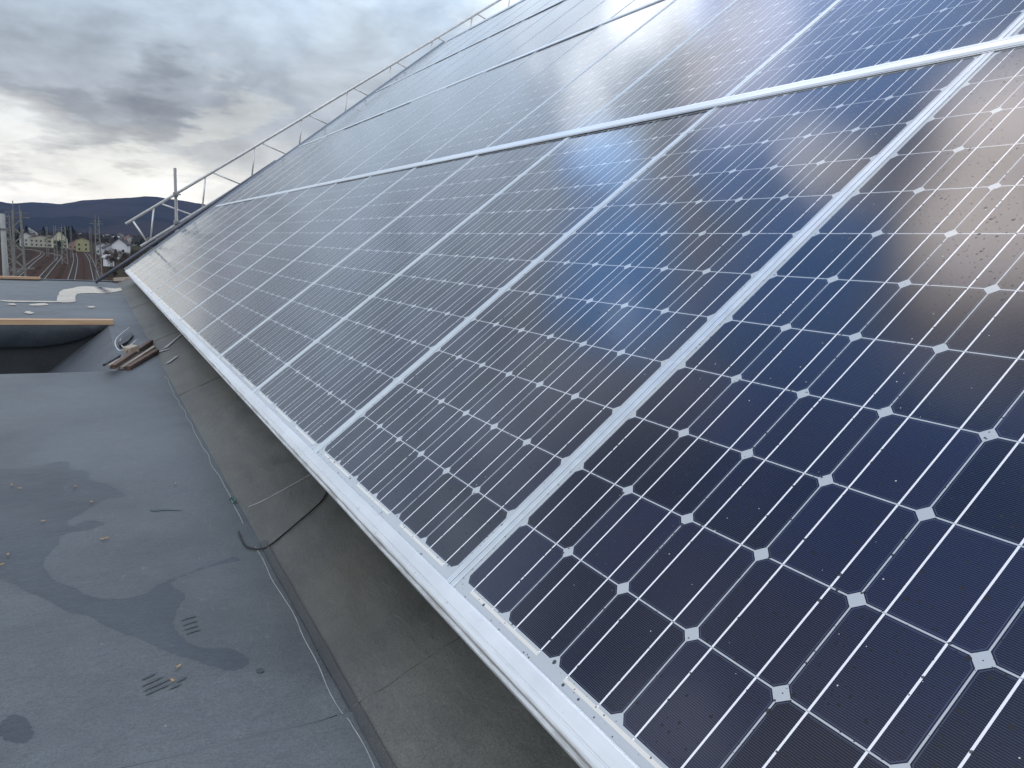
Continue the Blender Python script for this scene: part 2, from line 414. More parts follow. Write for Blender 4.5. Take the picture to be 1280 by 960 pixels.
# the well lining
bm = bmesh.new()
D = -.62
def quad(bm, *p): bm.faces.new([bm.verts.new(q) for q in p])
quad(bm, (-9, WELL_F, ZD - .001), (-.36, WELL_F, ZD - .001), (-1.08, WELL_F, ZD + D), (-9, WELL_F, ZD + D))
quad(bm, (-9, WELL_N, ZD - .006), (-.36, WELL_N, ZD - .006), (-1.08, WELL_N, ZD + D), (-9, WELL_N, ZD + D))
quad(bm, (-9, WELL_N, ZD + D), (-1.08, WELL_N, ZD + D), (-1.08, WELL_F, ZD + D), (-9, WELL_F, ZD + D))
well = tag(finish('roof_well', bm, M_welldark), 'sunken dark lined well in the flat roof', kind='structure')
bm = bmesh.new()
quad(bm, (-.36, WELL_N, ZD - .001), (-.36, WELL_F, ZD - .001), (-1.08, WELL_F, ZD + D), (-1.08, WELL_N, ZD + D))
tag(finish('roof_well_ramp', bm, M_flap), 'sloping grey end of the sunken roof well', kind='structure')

# membrane rising to the tiled slope, with the fold
bm = bmesh.new()
UPA = R(24)
nx = 26; yy = frange(YN, 2.5, .05) + frange(2.5, YF, .2) + [YF]
g = []
for y in yy:
    r = []
    for i in range(nx + 1):
        s = i / nx * .372
        x = FOLD + s * math.cos(UPA); z = ZD + s * math.sin(UPA)
        w = math.sin(math.pi * min(1, s / .08)) if s < .08 else 0
        bump = .0035 * mn.noise(Vector((s * 14, y * 5, 3))) * min(1, s / .04) + .0015 * mn.noise(Vector((s * 40, y * 13, 7))) * min(1, s / .04)
        for yk in (.195, 1.313, 3.1, 5.2, 8.1, 10.6):
            bump += .004 * math.exp(-((y - yk - .01) / .02) ** 2) * min(1, s / .02)
        r.append(bm.verts.new((x - bump * math.sin(UPA), y, z + bump * math.cos(UPA))))
    g.append(r)
for j in range(len(yy) - 1):
    for i in range(nx): bm.faces.new((g[j][i], g[j][i + 1], g[j + 1][i + 1], g[j + 1][i]))
up = tag(finish('membrane_upstand', bm, M_up, smooth=True), 'olive grey membrane rising under the eave trim', kind='structure')
def up_pt(x, y, off=.004):
    """point of the upstand seen through a pixel"""
    n = Vector((-math.sin(UPA), 0, math.cos(UPA))); d = ray(x, y)
    k = (Vector((FOLD, 0, ZD)) - CAM).dot(n) / d.dot(n); p = CAM + d * k
    return p + n * off

# roof body under the panels, and the building below
bm = bmesh.new()
VR = 6.40
under = [(slope(0, v, -.26).x, slope(0, v, -.26).z) for v in (.30, VR)]
prof = [(FOLD + .34, ZD + .34 * math.tan(UPA) - .02), (under[0][0] + .05, under[0][1]), under[1], (under[1][0] + 5.1, under[1][1] - 4.1), (under[1][0] + 5.1, -12), (FOLD + .34, -12)]
for yy0, yy1 in ((YN, 12.34),):
    extrude_profile(bm, prof, lambda s, p: (p[0], s, p[1]), yy0, yy1)
box(bm, (-9, YN, -12), (FOLD + .33, YF, ZD + D - .05))
body = tag(finish('building_shell', bm, plain('render_wall', (.32, .30, .27), .85, 0, .15, 2)), 'plastered building under the solar roof', kind='structure')
bm = bmesh.new(); box(bm, (-9, YF, -1.2), (FOLD + .2, YF + .03, ZD - .004)); box(bm, (-9, YF - .09, ZD + .006), (FOLD + .06, YF + .035, ZD + .018))
tag(finish('roof_edge', bm, M_deck), 'grey membrane edge strip along the far end of the flat roof', kind='structure')

# ------------------------------------------------------------------ solar panels
PW = 6.317 * CELL; PH = 12.508 * CELL
u0, u1 = -.158 * CELL + .0008, (6.317 - .158) * CELL - .0008      # outer frame
v0, v1 = -.235 * CELL, 12.235 * CELL
FWD = .0115
def panel_meshes():
    bm = bmesh.new()
    t, lo = .0022, -.036
    box(bm, (u0, v0, lo), (u0 + FWD, v1, t)); box(bm, (u1 - FWD, v0, lo), (u1, v1, t))
    box(bm, (u0 + FWD, v0, lo), (u1 - FWD, v0 + FWD, t - .0002)); box(bm, (u0 + FWD, v1 - FWD, lo), (u1 - FWD, v1, t - .0002))
    bevel(bm, .0006)
    fr = bpy.data.meshes.new('frame'); bm.to_mesh(fr); bm.free(); fr.materials.append(M_frame)
    bm = bmesh.new()
    box(bm, (u0 + FWD - .001, v0 + FWD - .001, -.006), (u1 - FWD + .001, v1 - FWD + .001, 0))
    gl = bpy.data.meshes.new('glass'); bm.to_mesh(gl); bm.free(); gl.materials.append(M_glass)
    return fr, gl
fr_me, gl_me = panel_meshes()
ORD = ['first', 'second', 'third', 'fourth', 'fifth', 'sixth', 'seventh', 'eighth', 'ninth', 'tenth', 'eleventh', 'twelfth', 'thirteenth', 'fourteenth', 'fifteenth', 'sixteenth']
ROWT = ['bottom row', 'second row up', 'third row up', 'top row']
PM = MS.to_3x3()
NC = 15
for row in range(4):
    for k in range(-1, NC):
        root = empty('solar_panel')
        base = slope(-k * PW, row * PH, 0)
        jit = Matrix.Rotation(R(random.uniform(-.10, .10)), 3, 'X') @ Matrix.Rotation(R(random.uniform(-.10, .10)), 3, 'Y')
        root.matrix_world = Matrix.Translation(base) @ (PM @ jit).to_4x4()
        f_ = link('frame', fr_me, None, root); g_ = link('glass', gl_me, None, root)
        where = 'nearest the viewer' if k < 0 else ORD[k] + ' from the near end' if k < NC - 1 else 'last one at the far verge'
        tag(root, 'dark blue solar panel in the %s, %s' % (ROWT[row], where), 'solar panel', 'solar panels laid in four rows on the slope')
UN, UF = PW + .66, -(NC * PW) + u0 + PW - .0   # near and far ends along u
UFAR = -(NC - 1) * PW + u0
# rails between the rows
CAPL = UN - UFAR
RN = ['lowest', 'middle', 'highest']
for i in range(3):
    bm = bmesh.new()
    vv = (i + 1) * PH
    a, b_ = vv - .455 * CELL, vv - .145 * CELL
    prof = [(a - .0045, .0026), (a - .0040, .0040), (a - .0010, .0044), (a, .0052), (a + .0040, .0080), (a + .0055, .0086), (b_ - .012, .0086), (b_ - .0105, .0078), (b_ - .009, .0086), (b_, .0082), (b_, .0026)]
    extrude_profile(bm, prof, lambda s, p: (s, p[0], p[1]), UFAR, UN)
    o = finish('clamp_rail', bm, M_rail); o.matrix_world = MS.copy()
    bm = bmesh.new(); box(bm, (UFAR, a - .0012, .0042), (UN, a - .0004, .0050))  # dark strip painting in the shade line under the rail's raised edge
    shade_o = finish('rail_shade_strip', bm, M_rail_shade, o)
    tag(o, '%s silver clamp rail running between two rows of solar panels' % RN[i], 'rail', 'clamp rails between the panel rows')
# ridge trim
bm = bmesh.new()
vr = 4 * PH - .2 * CELL
extrude_profile(bm, [(vr - .045, .0026), (vr - .02, .012), (vr + .05, .014), (vr + .10, -.05), (vr + .10, -.07), (vr + .03, -.02)], lambda s, p: (s, p[0], p[1]), UFAR - .05, UN)
o = finish('ridge_cap', bm, M_frame); o.matrix_world = MS.copy()
tag(o, 'thin grey metal cap along the top edge of the panel slope', 'ridge cap')
# eave trim
bm = bmesh.new()
prof = [(-.0195, .0028), (-.0200, .0062), (-.0215, .0070), (-.0395, .0070), (-.0405, .0054), (-.0418, .0054), (-.0428, .0068), (-.0520, .0052), (-.0545, .0012), (-.0590, .0006), (-.0605, -.0010),
        (-.0612, -.034), (-.0585, -.034), (-.0580, -.004), (-.0300, -.004), (-.0300, .0000)]
ns = 60
rings = []
for i in range(ns + 1):
    s = UFAR - .02 + (UN + .3 - UFAR) * i / ns
    w = .0006 * mn.noise(Vector((s * 2.3, 0, 0)))
    rings.append([bm.verts.new((s, p[0] + (w if j > 5 else 0), p[1])) for j, p in enumerate(prof)])
for i in range(ns):
    for j in range(len(prof)): bm.faces.new((rings[i][j], rings[i][(j + 1) % len(prof)], rings[i + 1][(j + 1) % len(prof)], rings[i + 1][j]))
bm.faces.new(rings[0]); bm.faces.new(rings[-1][::-1])
eave = finish('eave_trim', bm, M_trim); eave.matrix_world = MS.copy()
tag(eave, 'long white aluminium trim along the lower edge of the solar panels', 'trim')
# verge flashing: strip closing the slope at the far end
bm = bmesh.new()
uv = UFAR - .003
extrude_profile(bm, [(uv, .0), (uv, .0035), (uv - .015, .0035), (uv - .016, .0), (uv - .30, .0), (uv - .302, .020), (uv - .325, .020), (uv - .328, -.16), (uv - .324, -.16), (uv - .318, -.004)],
                lambda s, p: (p[0], s, p[1]), -.045, VR + .02)
o = finish('verge_flashing', bm, plain('glossy_sheet', (.30, .33, .38), .16, .65, .08, 3)); o.matrix_world = MS.copy()
tag(o, 'shiny grey metal strip closing the far sloping edge of the panels', 'flashing')

# ------------------------------------------------------------------ scaffold on the far verge
YG = 12.72
def gp(x, y, Y=YG): return at_Y(x, y, Y)
g0 = gp(157, 280); g1 = gp(628, -2)
ax = (g1 - g0); ax.y = 0; L = ax.length; ax.normalize()
perp = Vector((-ax.z, 0, ax.x)) * -.40
root = empty('lattice_girder', g0)
def loc(p): return Vector(p) - g0
bm = bmesh.new(); tube(bm, [loc(g0 - ax * 0), loc(g0 + ax * (L + 1.0))], .022, 12); finish('chord', bm, M_alupipe, root, True)
bm = bmesh.new(); tube(bm, [perp - ax * .03, perp + ax * (L + 1.0)], .022, 12); finish('chord', bm, M_alupipe, root, True)
# first end strut, then pairs: an upright and a level brace
nodes = [(193, 260), (254, 226), (316, 187), (376, 151), (432, 117), (487, 82), (539, 49), (590, 20)]
def on_chord(px):   # distance along the chord of a node
    p = gp(*px); return (p - g0).dot(ax)
ds = [on_chord(n_) for n_ in nodes]
pitch = (ds[-1] - ds[0]) / (len(ds) - 1)
foot0 = ds[0] - pitch * .02
bm = bmesh.new(); tube(bm, [ax * .12, perp + ax * (ds[0] - .42)], .015, 8); finish('brace', bm, M_alupipe, root, True)
for i in range(len(ds) + 1):
    d = ds[0] + pitch * i
    bm = bmesh.new(); tube(bm, [ax * d, perp + ax * (d - .36)], .013, 8); finish('brace', bm, M_alupipe, root, True)
    bm = bmesh.new(); tube(bm, [ax * (d + .12), perp + ax * (d + .415)], .013, 8); finish('brace', bm, M_alupipe, root, True)
tag(root, 'long aluminium lattice girder climbing beside the far edge of the panels', 'girder')
# upright scaffold pole with couplers
pt = gp(218.8, 210, 12.66)
root = empty('scaffold_pole', (pt.x, 12.66, -12))
bm = bmesh.new(); tube(bm, [(0, 0, 0), (0, 0, pt.z + 12)], .0245, 14); finish('tube', bm, M_galv, root, True)
for zz in (gp(219, 243, 12.66).z, gp(219, 278, 12.66).z):
    bm = bmesh.new(); box(bm, (-.038, -.036, zz + 12 - .035), (.038, .07, zz + 12 + .035)); tube(bm, [(.0, -.05, zz + 12), (.075, -.05, zz + 12)], .012, 6); bevel(bm, .006); finish('coupler', bm, M_galv, root)
bm = bmesh.new(); box(bm, (-.08, -.08, 0), (.08, .08, .01)); finish('base_plate', bm, M_galv, root)
tag(root, 'upright grey scaffold pole standing against the lattice girder', 'scaffold pole')
# dark tube along the verge
a = gp(119, 353, 12.55); b_ = slope(-12.55, 3.0, -.04)
bm = bmesh.new(); tube(bm, [Vector((0, 0, 0)), b_ - a], .026, 12)
o = finish('verge_tube', bm, M_bluepipe, smooth=True, loc=a); tag(o, 'dark blue steel tube slanting down past the far corner of the panels', 'tube')

# ------------------------------------------------------------------ things on the flat roof
def plank(name, a, b, w, h, mat, label, cat, group=None):
    a, b = Vector(a), Vector(b); d = b - a
    bm = bmesh.new(); box(bm, (0, -w / 2, 0), (d.length, w / 2, h)); bevel(bm, min(w, h) * .06)
    o = finish(name, bm, mat); o.location = a
    o.rotation_euler = (0, -math.atan2(d.z, math.hypot(d.x, d.y)), math.atan2(d.y, d.x))
    tag(o, label, cat, group); return o
pe = at_z(143, 410, ZD)
plank('wooden_beam', (-7, WELL_F + .03, ZD + .002), (pe.x, WELL_F + .03, ZD + .002), .09, .046, M_wood, 'long pale wooden beam on the far rim of the roof well', 'beam')
pe = at_z(56, 350, ZD)
plank('wooden_batten', (-6.5, YF - .16, ZD + .02), (pe.x - .05, YF - .16, ZD + .02), .10, .035, M_wood, 'wooden batten at the far left edge of the flat roof', 'batten')
# membrane flap hanging over the well's far rim
bm = bmesh.new()
n = 60; top = []; bot = []; botb = []
for i in range(n + 1):
    x = -8 + (-.34 + 8) * i / n
    k = max(0, (x + .95) / .61)
    h = .175 * (1 - k ** 2.2) + .004 * math.sin(x * 3) + .004
    top.append((x, WELL_F - .012, ZD + .004)); bot.append((x, WELL_F - .035 - .02 * math.sin(x * 1.7) ** 2, ZD - h)); botb.append((x, WELL_F - .026 - .02 * math.sin(x * 1.7) ** 2, ZD - h - .002))
tv = [[bm.verts.new(p) for p in q] for q in (top, bot, botb)]
for q in range(2):
    for i in range(n): bm.faces.new((tv[q][i], tv[q][i + 1], tv[q + 1][i + 1], tv[q + 1][i]))
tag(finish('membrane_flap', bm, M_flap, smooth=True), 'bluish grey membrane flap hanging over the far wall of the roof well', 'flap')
# point on the well's sloping end
def ramp_pt(x, y, off=.01):
    n = Vector((D, 0, -.72)).normalized() * -1
    d = ray(x, y); k = (Vector((-.36, 5, ZD)) - CAM).dot(n) / d.dot(n); p = CAM + d * k
    if p.x > -.36: p = at_z(x, y, ZD)
    if p.x > FOLD: return up_pt(x, y, off)
    return p + Vector((0, 0, off))
def bars(a, b, w, mat, label, group=None, lift=.012):
    p, q = ramp_pt(*a, off=lift), ramp_pt(*b, off=lift)
    bm = bmesh.new(); bar(bm, (0, 0, 0), q - p, w, w * .8); bevel(bm, w * .08)
    o = finish('steel_bar', bm, mat, loc=p); tag(o, label, 'bar', group)
    return o
bars((141, 462), (190, 429), .030, M_rust, 'rusty brown steel bar, upper one of the stack beside the roof well', 'loose bars beside the roof well', .016)
bars((152, 463), (194, 436), .020, M_cream, 'pale grey bar lying between the two rusty bars', 'loose bars beside the roof well', .014)
bars((160, 463), (197, 441), .030, M_rust, 'rusty brown steel bar, lower one beside the roof well', 'loose bars beside the roof well', .014)
bars((136, 460), (158, 447), .014, M_cream, 'short pale slat sticking out left of the rusty bars', 'loose bars beside the roof well', .012)
p = ramp_pt(165, 446, .028)
bm = bmesh.new(); box(bm, (-.034, -.035, 0), (.034, .035, .045)); bevel(bm, .004); box(bm, (-.045, -.012, .02), (.045, .012, .032))
o = finish('clamp_block', bm, M_cream, loc=p); o.rotation_euler = (0, R(-12), R(35)); tag(o, 'grey clamp block resting on the rusty bars', 'clamp')
def wire(pts, r, mat, label, name='wire', lift=.01, cat='wire', fn=None):
    P = [fn(*q) if fn else ramp_pt(*q, off=lift) for q in pts]
    # smooth by Catmull-Rom
    out = []
    for i in range(len(P) - 1):
        p0, p1, p2, p3 = P[max(i - 1, 0)], P[i], P[i + 1], P[min(i + 2, len(P) - 1)]
        for t in [k / 6 for k in range(6)]:
            out.append(.5 * ((2 * p1) + (-p0 + p2) * t + (2 * p0 - 5 * p1 + 4 * p2 - p3) * t * t + (-p0 + 3 * p1 - 3 * p2 + p3) * t ** 3))
    out.append(P[-1]); base = out[0].copy()
    bm = bmesh.new(); tube(bm, [q - base for q in out], r, 8)
    o = finish(name, bm, mat, smooth=True, loc=base); tag(o, label, cat); return o
M_white = plain('white_cable', (.52, .54, .58), .4, 0, .1, 20)
wire([(162, 414), (152, 422), (145, 430), (145, 438), (151, 444), (162, 438), (171, 430)], .004, M_white, 'white cable loop curling beside the roof well', lift=.03)
wire([(151, 427), (150, 432), (154, 437), (160, 437)], .0035, M_white, 'short inner white cable end beside the roof well', lift=.02)
wire([(130, 458), (140, 452), (150, 446)], .007, M_black, 'thin black cable lying on the sloping end of the well', lift=.008, cat='cable')
bm = bmesh.new()
pts = [ramp_pt(*q, off=.012) for q in [(148, 432), (156, 425), (166, 419), (167, 422), (160, 430), (150, 436)]]
fv = [bm.verts.new(q - pts[0]) for q in pts] + [bm.verts.new(q - pts[0] + Vector((0, 0, .012))) for q in pts]
bm.faces.new(fv[:6][::-1]); bm.faces.new(fv[6:])
for i in range(6): bm.faces.new((fv[i], fv[(i + 1) % 6], fv[6 + (i + 1) % 6], fv[6 + i]))
tag(finish('rubber_strip', bm, M_black, loc=pts[0]), 'black rubber strip lying under the white cable loop', 'rubber strip')
# far corner: leftover timber and stone at the roof corner
for a, b, w, mt, lb in [((140, 348), (160, 339), .05, M_rust, 'dark brown timber offcut at the far corner of the flat roof'),
                        ((143, 351), (152, 345), .06, M_cream, 'short pale timber offcut at the far corner of the flat roof')]:
    p = at_z(*a, ZD + .03); q = at_z(*b, ZD + .05); q.y = p.y - .25; 
    plank('timber_offcut', (p.x, min(p.y, YF - .1), ZD + .02), (p.x + .28, min(p.y, YF - .1) - .12, ZD + .05), w, w, mt, lb, 'timber', 'timber offcuts at the far corner')

# ------------------------------------------------------------------ damp patches, puddles, seams, litter
def sheet(name, px, off, mat, label, cat, sub=5, jitter=.006, kind=None, group=None):
    P = [at_z(x, y, ZD) for x, y in px]
    ring = []
    for i in range(len(P)):
        p0, p1, p2, p3 = P[i - 1], P[i], P[(i + 1) % len(P)], P[(i + 2) % len(P)]
        for t in [k / sub for k in range(sub)]:
            q = .5 * ((2 * p1) + (-p0 + p2) * t + (2 * p0 - 5 * p1 + 4 * p2 - p3) * t * t + (-p0 + 3 * p1 - 3 * p2 + p3) * t ** 3)
            q = q + Vector((mn.noise(q * 22), mn.noise(q * 22 + Vector((5, 5, 5))), 0)) * jitter
            ring.append(q)
    bm = bmesh.new()
    vs = [bm.verts.new((q.x, q.y, 0)) for q in ring]
    for i in range(len(vs)): bm.edges.new((vs[i], vs[(i + 1) % len(vs)]))
    bmesh.ops.triangle_fill(bm, use_beauty=True, edges=bm.edges[:])
    bmesh.ops.subdivide_edges(bm, edges=[e_ for e_ in bm.edges if e_.calc_length() > .08], cuts=2, use_grid_fill=True)
    bmesh.ops.triangulate(bm, faces=bm.faces[:])
    bmesh.ops.subdivide_edges(bm, edges=[e_ for e_ in bm.edges if e_.calc_length() > .06], cuts=1)
    for v in bm.verts: v.co.z = deck_z(v.co.x, v.co.y) + off
    o = finish(name, bm, mat, smooth=True)
    tag(o, label, cat, group, kind); return o
def outset(poly, k):
    cx = sum(p[0] for p in poly) / len(poly); out = []
    for i, p in enumerate(poly):
        a, b = poly[i - 1], poly[(i + 1) % len(poly)]
        t = Vector((b[0] - a[0], b[1] - a[1])); t.normalize()
        out.append((p[0] - t.y * -k, p[1] + t.x * -k))
    return out
for x0, y0, dx_ in [(178, 848, 16), (178, 856, 26), (180, 862, 34), (183, 867, 30), (212, 860, 14), (222, 851, 12)]:
    sheet('damp_mark', [(x0, y0), (x0 + dx_ * .45, y0 - dx_ * .22 - 1.5), (x0 + dx_, y0 - dx_ * .42 - .3), (x0 + dx_, y0 - dx_ * .42 + .6), (x0 + dx_ * .6, y0 - dx_ * .25 + 1.4), (x0, y0 + 1.4)], .0016, M_damp, 'footprint mark', None, kind='structure', jitter=.003)
for x0, y0 in [(228, 775), (230, 781), (231, 787), (234, 792)]:
    sheet('damp_mark', [(x0, y0), (x0 + 8, y0 - 3), (x0 + 16, y0 - 5), (x0 + 16, y0 - 3.5), (x0 + 8, y0 - 1.5), (x0, y0 + 1.2)], .0016, M_damp, 'footprint mark', None, kind='structure', jitter=.001)
sheet('damp_mark', [(320, 837), (326, 835), (330, 838), (326, 841), (321, 840)], .0016, M_dampedge, 'dark spot', None, kind='structure', jitter=.001)
sheet('damp_mark', [(187, 638), (200, 636.5), (228, 638.5), (205, 638.8), (192, 639.6)], .0016, plain('teal_stain', (.06, .09, .10), .5), 'teal stain', None, kind='structure', jitter=.002)
# bright standing water near the far end
for q in ([(72, 378), (72, 371), (76, 364), (90, 360.5), (105, 358), (128, 359.5), (145, 361), (158, 357), (167, 351), (168, 355), (160, 361), (150, 364), (133, 367), (112, 367), (97, 368), (94, 373), (93, 378)],
          [(4, 376), (30, 376.5), (70, 377.2), (70, 378.6), (40, 378), (6, 377.5)], [(36, 381), (55, 379.5), (58, 382), (40, 382.5)], [(30, 391), (36, 389.5), (42, 391.5), (36, 393)], [(8, 381), (18, 379.8), (20, 381.8)], [(108, 384), (114, 382.8), (120, 384.2), (113, 385.5)]):
    sheet('puddle', q, .006, M_water, 'water', None, kind='structure', jitter=.02, sub=3)
# litter: small yellow leaves
for i, (x, y) in enumerate([(54, 653), (219, 607), (128, 675), (223, 835), (216, 852), (2, 707), (10, 695), (25, 612), (94, 610), (115, 629), (133, 674), (15, 608)]):
    p = at_z(x, y, ZD); s = .0045 if y < 700 else .0042
    bm = bmesh.new()
    vv = [bm.verts.new((s * math.cos(a) * 1.5, s * .6 * math.sin(a), .0012 + .0015 * math.cos(2 * a))) for a in [k * math.pi / 4 for k in range(8)]]
    bm.faces.new(vv)
    ex_ = bmesh.ops.extrude_face_region(bm, geom=bm.faces[:]); bmesh.ops.translate(bm, vec=(0, 0, .0006), verts=[v for v in ex_['geom'] if isinstance(v, bmesh.types.BMVert)])
    o = finish('leaf_scrap', bm, plain('dry_leaf', (.42, .27, .12), .7) if i == 0 else bpy.data.materials['dry_leaf'], loc=(p.x, p.y, deck_z(p.x, p.y) + .004))
    o.rotation_euler.z = i * 1.3
    tag(o, 'tiny dry yellow leaf scrap lying on the grey flat roof', 'leaf', 'dry leaf scraps on the flat roof')

# joints where the flat sheet meets the rising one
M_bead = plain('pale_sealant', (.30, .31, .32), .5, 0, .25, 30)
M_darkstrip = make_membrane('joint_membrane', (.045, .047, .048), (.05, .05, .048), .5, (3, 3, 3))
def bead(y0, y1, x0, r, mat, amp, name, flat=None):
    pts = []
    n_ = int((y1 - y0) / .03)
    for i in range(n_ + 1):
        y = y0 + (y1 - y0) * i / n_
        x = x0 + amp * mn.noise(Vector((y * 6, x0, 0)))
        pts.append(Vector((x, y, deck_z(x, y) + r * .3)))
    bm = bmesh.new(); tube(bm, pts, r, 6)
    o = finish(name, bm, mat, smooth=True); return tag(o, kind='structure')
bead(-.8, .98, FOLD - .016, .0011, M_bead, .008, 'sealant_bead')
bead(1.16, 3.7, FOLD - .016, .0011, M_bead, .012, 'sealant_bead')
bm = bmesh.new(); pv = None
for i in range(120):
    y = -1 + i * .04
    if y > 1.0: break
    a = bm.verts.new((FOLD - .005 + .003 * mn.noise(Vector((y * 7, 1, 1))), y, ZD + .0035)); b_ = bm.verts.new((FOLD + .003, y, ZD + .0055)); c_ = bm.verts.new((FOLD + .010 + .003 * mn.noise(Vector((y * 9, 1, 1))), y, ZD + .0100))
    if pv: bm.faces.new((pv[0], a, b_, pv[1])); bm.faces.new((pv[1], b_, c_, pv[2]))
    pv = (a, b_, c_)
tag(finish('joint_strip', bm, M_darkstrip, smooth=True), kind='structure')
wire([(410, 614), (404, 626), (392, 638), (378, 650), (358, 667), (338, 683), (325, 686), (310, 684), (303, 676), (298, 664)], .0022, M_black, 'black curved bead of sealant around a membrane patch under the eave', 'sealant_line', cat='sealant', fn=lambda x, y: up_pt(x, y, .004) if up_pt(x, y).x > FOLD else at_z(x, y, ZD + .004))
wire([(402, 587), (388, 594), (372, 603), (350, 615), (330, 626), (311, 634)], .0020, M_bead, 'pale streak of sealant running up the membrane towards the eave', 'sealant_streak', cat='sealant', fn=lambda x, y: up_pt(x, y, .0012) if up_pt(x, y).x > FOLD else at_z(x, y, ZD + .002))
M_green = plain('green_plastic', (.02, .14, .10), .5)
wire([(287, 624), (291, 622), (294, 626), (291, 629)], .0022, M_green, 'small green plastic scrap on the membrane joint', 'plastic_scrap', cat='scrap', fn=lambda x, y: at_z(x, y, ZD + .006))
# welded seam ridges on the rising membrane
for k_, yk in enumerate((.19, 3.1, 5.2, 8.1)):
    bm = bmesh.new()
    pts = [Vector((FOLD + s * math.cos(UPA), yk + .006 * mn.noise(Vector((s * 20, yk, 0))), ZD + s * math.sin(UPA) + .0035)) for s in [i * .02 for i in range(16)]]
    tube(bm, pts, .0016, 6); tag(finish('seam_ridge', bm, M_up, smooth=True), kind='structure')
bm = bmesh.new()
pts = [Vector((x, .195 + .012 * math.sin(x * 5) + .001, deck_z(x, .195 + .012 * math.sin(x * 5) + .001) + .0006)) for x in [-2.2 + i * .02 for i in range(int((2.2 + FOLD) / .02))]]
tube(bm, pts, .0011, 6); tag(finish('lap_seam', bm, M_darkstrip, smooth=True), kind='structure')  # dark line marks the lap seam and draws in its shadow
# far pale adhesive smears on the rising membrane
for k_, (a, b) in enumerate([((207, 436), (228, 418)), ((210, 455), (222, 446)), ((199, 441), (212, 437))]):
    P_, Q_ = up_pt(*a, .007), up_pt(*b, .007)
    bm = bmesh.new(); d_ = (Q_ - P_); s_ = d_.cross(Vector((-math.sin(UPA), 0, math.cos(UPA)))).normalized() * .02
    quad(bm, P_ - s_, Q_ - s_ * .5, Q_ + s_ * .5, P_ + s_ * .8)
    tag(finish('adhesive_smear', bm, M_bead), kind='structure')

# ------------------------------------------------------------------ the valley: ground, tracks, houses, trees, hills
ZG = -12.0
mt, N, b = material('valley_ground')
tcg = N.new('ShaderNodeTexCoord').outputs['Object']
n1 = N.noise(tcg, .012, 6, .6); n2 = N.noise(tcg, .12, 6, .65)
c = N.mix(N.smooth(n1, .40, .60), (.055, .045, .035), (.045, .050, .030)); c = N.mix(N.smooth(n2, .5, .7, 0, .6), c, (.10, .08, .065))
N.put(b.inputs['Base Color'], c); b.inputs['Roughness'].default_value = .95; b.inputs['Specular IOR Level'].default_value = 0
bm = bmesh.new(); quad(bm, (-9000, -3000, ZG), (9000, -3000, ZG), (9000, 12000, ZG), (-9000, 12000, ZG))
tag(finish('ground', bm, mt), kind='structure')
M_ballast = plain('red_brown_ballast', (.066, .045, .038), .95, 0, .35, .8, 0, 0)
M_ballast2 = plain('grey_ballast', (.10, .095, .085), .95, 0, .35, .5)
M_railst = plain('worn_rail_steel', (.30, .28, .25), .4, .5, .1, 3)
M_sleeper = plain('dark_sleeper', (.06, .045, .038), .9)
def catmull(P, sub=8):
    out = []
    for i in range(len(P) - 1):
        p0, p1, p2, p3 = P[max(i - 1, 0)], P[i], P[i + 1], P[min(i + 2, len(P) - 1)]
        for t in [k / sub for k in range(sub)]:
            out.append(.5 * ((2 * p1) + (-p0 + p2) * t + (2 * p0 - 5 * p1 + 4 * p2 - p3) * t * t + (-p0 + 3 * p1 - 3 * p2 + p3) * t ** 3))
    return out + [P[-1]]
# a broad yard bed under all tracks
yard = [at_z(x, y, ZG) for x, y in [(-60, 420), (200, 420), (150, 350), (135, 330), (118, 316), (100, 313), (70, 311), (30, 310.5), (-10, 311), (-40, 330)]]
bm = bmesh.new(); bm.faces.new([bm.verts.new((p.x, p.y, ZG + .05)) for p in yard])
tag(finish('railway_yard', bm, plain('yard_soil', (.050, .038, .032), .95, 0, .45, .15, 0, 0)), kind='structure')
tracks = [([(29, 339), (44, 326), (52, 320), (53, 317), (48, 314.3), (37, 312.6), (18, 311.6)], 'leftmost curved railway track bending left towards the town'),
          ([(53.5, 348), (66, 333), (74, 323.5), (72, 319.6), (62, 317)], 'curved railway track second from the left, bending left'),
          ([(89.5, 350), (93, 336), (94.5, 325), (93, 317)], 'straight railway track in the middle of the yard'),
          ([(120.5, 350), (117, 337), (113, 325), (107, 316.5)], 'rightmost railway track beside the tall mast')]
